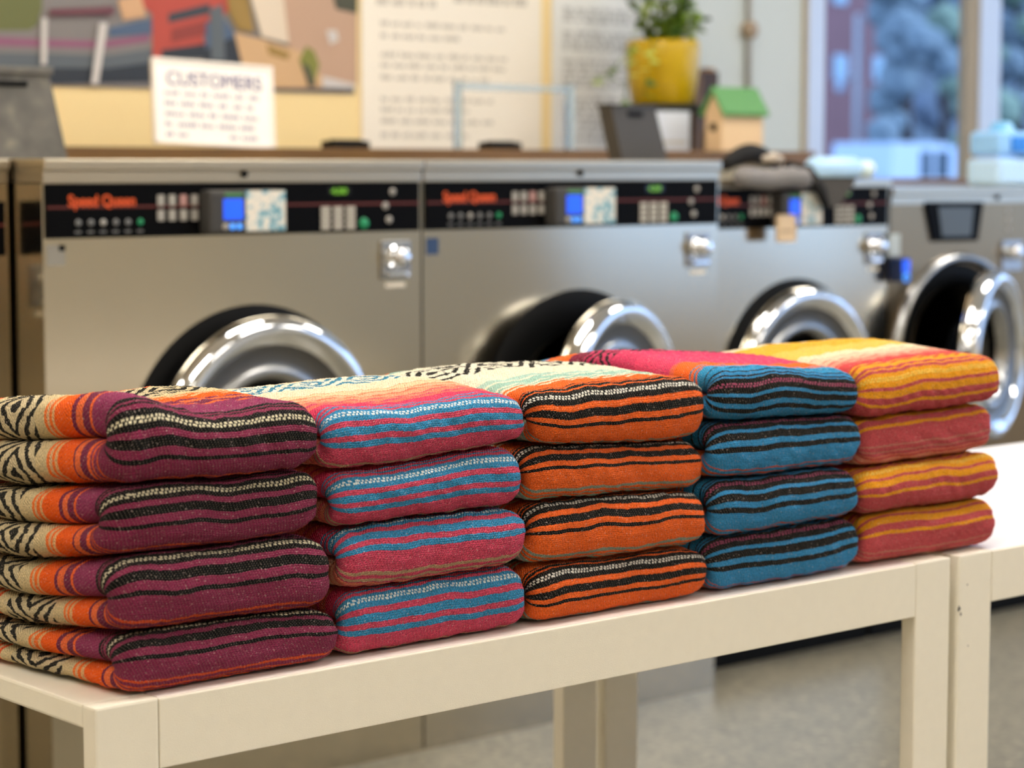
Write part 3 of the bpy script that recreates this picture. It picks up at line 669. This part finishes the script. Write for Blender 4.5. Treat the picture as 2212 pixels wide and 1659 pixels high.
# handwritten sign
s0, s1 = at(322, 315, 2.86)[0]+.02, at(592, 315, 2.86)[0]
sg = thing('notice_sign', 'white handwritten notice board with purple heading leaning on the wooden ledge at left', 'sign', (s0, 2.86, Zl))
sw = s1-s0; sh = at(450, 137, 2.86)[1]-LT
MB().box(0, sw, 0, .006, 0.001, sh, .002).build('board', mat('sign_white', '#f6f0e6', .4), sg)
f = MB(); f.box(-.004, sw+.004, -.004, .009, 0, .008, .002); f.box(-.004, sw+.004, -.004, .009, sh-.006, sh+.004, .002); f.box(-.004, .006, -.004, .009, 0, sh, .002); f.box(sw-.006, sw+.004, -.004, .009, 0, sh, .002)
f.build('clear_frame', mat('sign_frame', '#efe7dc', .25), sg)
purp = mat('purple_marker', '#4c4480', .5)
text_mesh('heading', 'CUSTOMERS', .05, purp, sg, (.035, -.0015, sh-.062), width=sw-.07, bold=0)
vg = mat('violet_grey_marker', '#8d88a0', .5)
for i, (a, b) in enumerate(((.03, sw-.04), (.03, sw-.04), (.03, sw-.02), (.03, sw-.05), (.03, .12), (sw*.62, sw-.02))):
    mb = MB(); text_rows(mb, a, b, sh-.088-.026*min(i, 4), .013, 300+i, y=-.0012); mb.build('handwritten_line', vg, sg)
sg.rotation_euler = (math.radians(-6), math.radians(2.2), 0); sg.location.z += .010
# clear acrylic holder
acr = mat('clear_acrylic', '#cfe0ea', .08, trans=.75, ior=1.2)
a0, a1 = at(988, 250, 2.9)[0], at(1243, 250, 2.9)[0]; ah = at(1100, 178, 2.9)[1]-LT
ac = thing('acrylic_holder', 'clear acrylic stand on the ledge in front of the cream poster', 'stand', (a0, 2.9, Zl))
MB().box(0, .020, 0, .02, 0, ah, .003).build('side_panel', acr, ac); MB().box(a1-a0-.026, a1-a0, 0, .02, 0, ah, .003).build('side_panel', acr, ac)
MB().box(.020, a1-a0-.026, 0, .008, ah-.024, ah-.006, .002).build('top_bar', acr, ac)
# small dark blocks
for (x_, x2_, lb) in ((722, 800, 'small black block lying on the ledge between the sign and the cream poster'), (1062, 1128, 'small black block lying on the ledge below the cream poster')):
    a, b = at(x_, 310, 2.84)[0], at(x2_, 310, 2.84)[0]
    o = thing('black_block', lb, 'block', ((a+b)/2, 2.84, Zl)); q = (b-a)/2
    MB().box(-q, q, 0, .06, 0, .020, .004).build('block_body', blackr, o); MB().box(-q*.7, q*.7, .01, .05, .020, .024, .002).build('block_lid', greyp, o)
# grey bin at the left on the first washer
def taper_bin(name, label, cat, x0, x1, y0, y1, z0, z1, dxr, m, slot):
    o = thing(name, label, cat, (x0, y0, z0)); w_ = x1-x0; d_ = y1-y0; h_ = z1-z0
    bm_ = MB(); t_ = .006
    def ring(ax, bx, ay, by, z): return [bm_.bm.verts.new(p) for p in ((ax, ay, z), (bx, ay, z), (bx, by, z), (ax, by, z))]
    A = ring(0, w_, 0, d_, 0); Bq = ring(.02, w_-dxr, .012, d_-.012, h_); C_ = ring(.02+t_, w_-dxr-t_, .012+t_, d_-.012-t_, h_); Dq = ring(t_, w_-t_, t_, d_-t_, t_)
    for p, q in ((A, Bq), (Bq, C_), (C_, Dq)):
        for i in range(4): bm_.bm.faces.new((p[i], p[(i+1) % 4], q[(i+1) % 4], q[i]))
    bm_.bm.faces.new(A[::-1]); bm_.bm.faces.new(Dq)
    bm_.build('bin_body', m, o)
    r_ = MB(); r_.box(.012, w_-dxr+.008, .002, .016, h_-.012, h_+.004, .003); r_.box(.012, w_-dxr+.008, d_-.016, d_-.002, h_-.012, h_+.004, .003)
    r_.box(.012, .024, .004, d_-.004, h_-.012, h_+.004, .003); r_.box(w_-dxr-.006, w_-dxr+.008, .004, d_-.004, h_-.012, h_+.004, .003)
    r_.build('rim', m, o)
    s_ = MB().box(w_*slot[0], w_*slot[1], .004, .012, h_*.80, h_*.86, .002).build('hand_slot', blackr, o); return o
binm = NT('woven_grey_plastic'); tb = binm.add('ShaderNodeTexCoord').outputs['Object']
binm.lk(binm.ramp(binm.noise(tb, 18, 3), [(.3, '#4b4945'), (.6, '#67645d'), (.75, '#85806f')]), binm.b.inputs['Base Color']); binm.b.inputs['Roughness'].default_value = .45; binm = binm.m
bx0, bx1 = at(-150, 340, 2.2)[0], at(146, 340, 2.2)[0]
taper_bin('grey_bin', 'dark grey plastic bin with a hand slot standing on the far left washer', 'bin', bx0, bx1, 2.2, 2.42, H+.569, H+at(60, 148, 2.2)[1], .035, binm, (.1, .72))
# tilted grey tray panel on the second washer
tx = lambda px: at(px, 340, 2.25)[0]
x0_ = tx(1345); zt_ = at(1370, 229, 2.25)[1]
tp = thing('tilted_tray', 'dark grey slanting plastic tray standing on the washer below the yellow pot', 'tray', (x0_, 2.25, H+.569))
h_ = zt_-.569; dx = tx(1320)-tx(1345); wq = tx(1443)-tx(1345)
gp = mat('charcoal_plastic', '#474440', .5)
MB().prism([(0, 0, 0), (wq, 0, 0), (wq+dx*1.2, 0, h_), (dx, 0, h_)], (0, .05, 0)).build('tray_body', gp, tp)
MB().prism([(dx*.9-.002, -.004, h_*.97), (wq+dx*1.1+.004, -.004, h_*.97), (wq+dx*1.2+.004, -.004, h_+.004), (dx-.004, -.004, h_+.004)], (0, .058, 0)).build('tray_rim', greyp, tp)
MB().prism([(wq*.32+dx*.8, -.003, h_*.80), (wq*.62+dx*.8, -.003, h_*.80), (wq*.62+dx*.85, -.003, h_*.89), (wq*.30+dx*.85, -.003, h_*.89)], (0, .004, 0)).build('tray_slot', blackr, tp)
# plant on a wooden stand
xs0, xs1 = at(1492, 250, 3.19)[0], at(1558, 250, 3.19)[0]
st = thing('plant_stand', 'brown wooden stand with upright posts and a dark shelf under the yellow pot', 'plant stand', (xs0, 3.17, Zl))
hs = at(1520, 145, 3.19)[1]-LT; sw_ = xs1-xs0
MB().box(0, .034, 0, .03, 0, hs*.98, .003).build('post', wood, st); MB().box(sw_-.040, sw_, .05, .08, 0, hs, .003).build('post', mat('honey_wood', '#9a6c30', .5), st)
MB().box(.034, sw_-.034, .0, .08, hs*.25, hs*.95, .002).build('side_board', mat('dark_wood', '#3d2814', .5), st)
px0 = at(1385, 222, 3.05)[0]-xs0; sz = at(1430, 228, 3.05)[1]-LT
MB().box(px0, .034, -.20, -.001, sz-.014, sz+.002, .002).build('shelf', mat('dark_shelf', '#23241c', .5), st)
MB().box(px0+.01, px0+.03, -.02, -.001, 0, sz-.014, .002).build('post', wood, st)
YP = 3.07
cxp = at(1432, 150, YP)[0]; rp = (at(1502, 150, YP)[0]-at(1362, 150, YP)[0])/2*.80; zp = sz+LT+.003; zp1 = at(1432, 88, YP)[1]
pot = thing('potted_plant', 'leafy green trailing plant in a bright yellow pot on the wooden stand', 'plant', (cxp, YP, H+zp))
hp = zp1-zp
yel = mat('yellow_glaze', '#bd9d0a', .3)
MB().lathe([(.001, 0), (rp*.80, 0), (rp*.86, .008), (rp*1.0, hp*.55), (rp*1.02, hp*.9), (rp*.98, hp), (rp*.90, hp), (rp*.88, hp*.9), (.001, hp*.88)], (0, 0, 0), 'Z', 40).build('pot', yel, pot)
MB().lathe([(.001, hp*.885), (rp*.89, hp*.885)], (0, 0, 0), 'Z', 24).build('soil', mat('soil', '#2b2118', .9), pot)
r = random.Random(5)
lf = MB(); stems = MB()
def leaf(c, d, s):
    d = Vector(d).normalized(); sd = d.cross(Vector((r.uniform(-.4, .4), r.uniform(-.4, .4), 1))).normalized(); n = d.cross(sd)
    pts = [(0, 0, 0), (.25, .36, .04), (.55, .44, .06), (.85, .22, .02), (1, 0, -.05), (.85, -.22, .02), (.55, -.44, .06), (.25, -.36, .04)]
    vs = [lf.bm.verts.new(Vector(c)+d*(p[0]*s)+sd*(p[1]*s)+n*(p[2]*s)) for p in pts]; m0 = lf.bm.verts.new(Vector(c)+d*.5*s-n*.03*s)
    mi = r.choice((0, 0, 1, 2))
    for i in range(8): lf.bm.faces.new((m0, vs[i], vs[(i+1) % 8])).material_index = mi
for i in range(44):
    a = r.uniform(0, 2*math.pi); up = r.uniform(.01, .24); sp_ = r.uniform(.03, .15)
    p0 = Vector((rp*.4*math.cos(a), rp*.4*math.sin(a), hp*.9)); p3 = Vector((sp_*math.cos(a), sp_*math.sin(a)*.7, hp*.9+up)); pts = [p0.lerp(p3, t)+Vector((0, 0, .03*math.sin(3*t))) for t in (0, .3, .6, 1)]
    stems.tube(pts, .0018, 6)
    for t in (.35, .6, .8, 1):
        p = p0.lerp(p3, t); leaf(p, (r.uniform(-1, 1), r.uniform(-1, .4), r.uniform(-.3, .9)), r.uniform(.034, .052))
for path in ([(1370, 85), (1340, 130), (1322, 150), (1300, 165), (1284, 178)], [(1375, 88), (1358, 150), (1352, 200), (1350, 225)], [(1410, 85), (1405, 120), (1398, 160), (1392, 215)]):
    P3 = []
    for k, (px, py) in enumerate(path):
        x, z = at(px, py, YP-.10-.012*k); P3.append(Vector((x-cxp, -.10-.012*k, z-zp)))
    stems.tube(P3, .0016, 6)
    for k in range(len(P3)-1):
        for t in (.2, .7): leaf(P3[k].lerp(P3[k+1], t), (r.uniform(-1, .6), r.uniform(-1, 0), r.uniform(-.8, .3)), r.uniform(.034, .048))
lf.build('foliage', [mat('leaf_green', '#7c9a34', .5), mat('leaf_light', '#b2c45e', .5), mat('leaf_dark', '#42611f', .5)], pot, norm=False)
stems.build('stems', mat('stem_green', '#566630', .6), pot)
# white card behind the tray, white tube by the stand
a, b = at(1418, 310, 2.95)[0], at(1490, 310, 2.95)[0]
ps = thing('paper_sign', 'small white paper sheet standing on the ledge under the yellow pot', 'paper', (a, 2.95, Zl))
MB().box(0, b-a, 0, .002, 0, sz-.02, .0005).build('sheet', mat('white_paper', '#d5dde8', .6), ps)
MB().box(.012, b-a-.012, -.0006, 0, .02, .03).build('printed_line', ink2, ps)
# birdhouse
bx0, bx1 = at(1562, 300, 2.815)[0], at(1650, 300, 2.815)[0]
bh = thing('birdhouse', 'little pale wooden birdhouse with a green pitched roof at the right of the plant', 'birdhouse', (bx0, 2.82, Zl))
bw = bx1-bx0; he = at(1600, 243, 2.815)[1]-LT; hr = at(1600, 196, 2.815)[1]-LT; gw = .044
pine = mat('pale_pine', '#e0c095', .6); groof = mat('green_roof_paint', '#5f9a58', .5)
MB().prism([(0, 0, 0), (0, gw*1.6, 0), (0, gw*1.6, he), (0, gw*.8, hr-.006), (0, 0, he)], (bw, 0, 0)).build('house_body', pine, bh)
MB().prism([(-.010, -.014, he-.012), (-.010, gw*.8, hr), (-.010, gw*.8, hr+.012), (-.010, -.018, he-.002)], (bw+.02, 0, 0)).build('roof_panel', groof, bh)
MB().prism([(-.010, gw*1.6+.014, he-.012), (-.010, gw*.8, hr), (-.010, gw*.8, hr+.012), (-.010, gw*1.6+.018, he-.002)], (bw+.02, 0, 0)).build('roof_panel', groof, bh)
MB().lathe([(.001, -.002), (.013, -.002), (.013, .001)], (-.001, gw*.8, he*.62), 'X', 20).build('entrance_hole', blackr, bh)
# ------------------------------------------------------------------ things on the third and fourth washers
zt3 = H+.5205
jx0 = at(1560, 390, 2.0)[0]
jk = thing('jacket', 'rolled grey jacket with black strap draped over the smaller washer', 'jacket', (jx0, 2.0, zt3))
gf = mat('grey_fabric', '#807c7a', .8, bump=(40, .004)); bf = mat('black_fabric', '#0e0d0d', .8)
jw = at(1735, 390, 1.97)[0]-jx0
J = MB(); pts = [(jw*t, -.046+.003*math.sin(7*t), .003+.003*math.sin(11*t)) for t in np.linspace(.02, 1, 14)]
J.tube(pts, [.012]+[.027+.002*math.sin(3*i) for i in range(12)]+[.018], 16).build('rolled_body', gf, jk)
J = MB(); pts = [(jw*(.25+.75*t), .06, .035+.032*math.sin(math.pi*t)) for t in np.linspace(0, 1, 12)]
J.tube(pts, [.010+.016*math.sin(math.pi*t) for t in np.linspace(0.1, .95, 12)], 12).build('hood', bf, jk)
J = MB(); J.tube([(jw*.62, .02, .052), (jw*.70, .0, .056), (jw*.78, -.012, .05)], [.008, .014, .008], 10).build('cuff', mat('pale_fabric', '#bdb2a4', .8), jk)
sx = at(1740, 380, 1.96)[0]-jx0
J = MB(); J.tube([(sx-.01, .02, .035), (sx+.01, -.04, .020), (sx+.028, -.070, -.03), (sx+.045, -.072, -.07)], [.016, .018, .016, .010], 12).build('strap', bf, jk)
def q3(px, py, y=1.930): x, z = at(px, py, y); return (x-jx0, y-2.0, z+H-zt3)
fa, fb = q3(1755, 388), q3(1850, 388)
J = MB(); J.prism([(fa[0], -.07, .006), (fb[0], -.07, .006), q3(1842, 405), q3(1812, 446), q3(1796, 448), q3(1775, 420)], (0, .010, 0)); J.prism([(fa[0], -.07, .006), (fb[0], -.07, .006), (fb[0], .02, .006), (fa[0], .02, .006)], (0, 0, -.004))
J.build('hanging_flap', mat('dark_grey_fabric', '#4a4641', .8, bump=(60, .003)), jk)
# bottle lying on the washer
bb = mat('pale_blue_plastic', '#b4dcff', .3); x0_, z0_ = at(1764, 360, 2.08); x1_ = at(1866, 360, 2.08)[0]; x2_ = at(1902, 360, 2.08)[0]
rb = .5*(at(1800, 338, 2.08)[1]-at(1800, 380, 2.08)[1])+.004
bt = thing('detergent_bottle', 'pale blue plastic bottle lying on its side on the smaller washer', 'bottle', (x0_, 2.1, zt3+rb))
n = x1_-x0_
MB().lathe([(.001, 0), (rb*.8, .0), (rb, .012), (rb, n*.86), (rb*.8, n*.97), (rb*.45, n)], (0, 0, 0), 'X', 28).build('bottle_body', bb, bt)
MB().lathe([(rb*.45, n-.002), (rb*.8, n+.004), (rb*.82, n+.045), (rb*.5, n+.055), (.001, n+.056)], (0, 0, -rb*.12), 'X', 24).build('cap', mat('white_cap', '#d9eef0', .3), bt)
# paper tag hanging from the third card reader
xt, zt2 = at(1700, 492, 1.945)
tg = thing('paper_tag', 'tan paper tag hanging below the blue screen of the smaller washer', 'tag', (xt, 1.944, H+zt2))
MB().box(-.036, .032, 0, .006, -.036, .034, .008).build('card', mat('tan_card', '#e0c6a2', .6), tg)
MB().box(-.024, .020, -.0006, 0, -.012, -.004).build('printed_line', mat('tan_ink', '#b79a78', .6), tg)
# detergent jug at the right
xj0 = at(2134, 330, 2.12)[0]; xj1 = xj0+.26; zj = at(2180, 262, 2.12)[1]
jg = thing('detergent_jug', 'pale blue detergent jug with a blue label at the right edge', 'jug', (xj0, 2.08, H+.4975))
hj = zj-.4975; jb = mat('jug_plastic', '#97ccff', .3)
MB().box(0, xj1-xj0, 0, .12, 0, hj*.42, .02, seg=4).build('lower_body', mat('jug_plastic_white', '#bde0ff', .3), jg)
MB().box(.004, xj1-xj0-.004, .004, .116, hj*.46, hj*.84, .02, seg=4).build('upper_body', jb, jg)
MB().lathe([(.05, hj*.82), (.035, hj*.9), (.03, hj*.98), (.001, hj)], (.09, .06, 0), 'Z', 24).build('cap', mat('blue_cap', '#7cc0f0', .3), jg)
MB().box(.062, .15, -.003, .004, hj*.52, hj*.76, .002).build('label', mat('blue_label', '#2a86e8', .4), jg)
# ------------------------------------------------------------------ street outside the window
asph = mat('street_asphalt', '#5d6166', .9)
tag(MB().box(-10, 80, YN+.2, 90, -.12, -.02).build('ground', asph), kind='structure')
def wp(px, py, Y): x, z = at(px, py, Y); return x, z+H
YB = 48
bl = thing('brick_building', 'far dark brick building with pale windows seen through the window', 'building', (wp(1700, 300, YB)[0], YB, 0))
bxw = wp(1905, 300, YB)[0]-bl.location.x
MB().box(-6, bxw, 0, 8, -.05, 16).build('wall', mat('brick_dark', '#7a5a60', .8, var=(.6, .2)), bl)
for (a, b, c, d) in ((1800, 1828, 118, 175), (1885, 1915, 120, 176), (1800, 1828, -60, 10), (1885, 1915, -60, 10)):
    xa_, za_ = wp(a, c, YB); xb_, zb2 = wp(b, d, YB)
    MB().box(xa_-bl.location.x, min(xb_-bl.location.x, bxw-.05), -.05, .02, zb2, za_, .01).build('window', mat('far_window', '#8fb0c8', .3), bl)
b2 = thing('grey_building', 'far blue grey building behind the parked vans', 'building', (bl.location.x+bxw+.1, YB+2, 0))
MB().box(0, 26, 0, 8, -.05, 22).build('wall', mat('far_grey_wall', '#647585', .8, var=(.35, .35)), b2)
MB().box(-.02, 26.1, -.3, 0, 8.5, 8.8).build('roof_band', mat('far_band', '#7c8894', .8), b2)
for i, (px, wd_, hh, cc, Yt) in enumerate(((1955, .9, 9, 0, 34.5), (2035, 1.1, 10, 1, 39.5), (2120, .9, 9, 2, 35), (2200, 1.1, 10, 0, 40))):
    x, _ = wp(px, 200, Yt)
    o = thing('street_tree', ('slender', 'broad dark', 'green', 'rightmost')[i]+' blurred tree standing behind the vans outside', 'tree', (x, Yt, -.02), 0, 'trees outside')
    MB().tube([(0, 0, 0), (.1, 0, hh*.4), (0, 0, hh*.7)], [.2, .15, .08], 8).build('trunk', mat('bark', '#4a4546', .9), o)
    m_ = MB(); rr_ = random.Random(i)
    for k in range(40):
        c0 = Vector((rr_.gauss(0, wd_*.5), rr_.gauss(0, wd_*.4), hh*.6+rr_.gauss(0, hh*.17))); s_ = rr_.uniform(.25, .6)
        bmesh.ops.create_icosphere(m_.bm, subdivisions=1, radius=s_, matrix=Matrix.Translation(c0))
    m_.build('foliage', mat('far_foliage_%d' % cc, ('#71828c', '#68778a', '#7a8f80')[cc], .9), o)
lpx, _ = wp(1852, 200, 36)
lp = thing('street_pole', 'pale upright pole outside in front of the brick building', 'pole', (lpx, 36, -.02))
MB().tube([(0, 0, 0), (0, 0, wp(1852, 28, 36)[1])], .085, 12).build('shaft', mat('pale_pole', '#a9b0b8', .5), lp)
x, z = wp(1815, 188, 36)
MB().tube([(0, 0, z+.3), (x-lpx, 0, z+.25)], .03, 8).build('arm', mat('pale_pole', '#a9b0b8', .5), lp)
MB().lathe([(.001, z-.12), (.1, z-.08), (.12, z+.02), (.04, z+.2), (.03, z+.3)], (x-lpx, 0, 0), 'Z', 16).build('lamp_head', mat('lamp_head', '#a9c2d8', .4), lp)
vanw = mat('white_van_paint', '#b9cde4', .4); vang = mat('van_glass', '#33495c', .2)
def van(label, px0, px1, Y, ztop, cabside):
    x0, _ = wp(px0, 300, Y); x1, _ = wp(px1, 300, Y); n = x1-x0
    o = thing('parked_van', label, 'van', (x0, Y, -.02))
    MB().prism([(0, 0, .35), (n, 0, .35), (n, 0, 1.0), (n*.93, 0, 1.15), (n*.82, 0, ztop), (n*.03, 0, ztop), (0, 0, 1.2)], (0, 1.7, 0)).build('body', vanw, o)
    for a, b in ((.42, .58), (.64, .84)): MB().box(n*a, n*b, -.02, .02, 1.08, ztop-.18, .01).build('window', vang, o)
    for a in (.18, .80): MB().lathe([(.001, -.06), (.34, -.06), (.36, .0), (.36, .14)], (n*a, 0, .36), 'Y', 20).build('wheel', blackr, o)
    return o
van('white van parked outside, left of the tan window mullion', 1925, 2075, 30, 1.86, 1)
van('white van parked outside behind the right window frame', 2092, 2330, 31, 1.8, 1)
sun = bpy.data.lights.new('daylight', 'SUN'); sun.energy = .8; sun.angle = .6; sun.color = (.75, .87, 1)
so = bpy.data.objects.new('daylight', sun); sc.collection.objects.link(so); so.rotation_euler = (math.radians(48), 0, math.radians(25))
#BG1
# ------------------------------------------------------------------ world
wd = bpy.data.worlds.new('world'); sc.world = wd; wd.use_nodes = True
bg = wd.node_tree.nodes['Background']; bg.inputs[0].default_value = (.42, .62, 1.0, 1); bg.inputs[1].default_value = 1.35
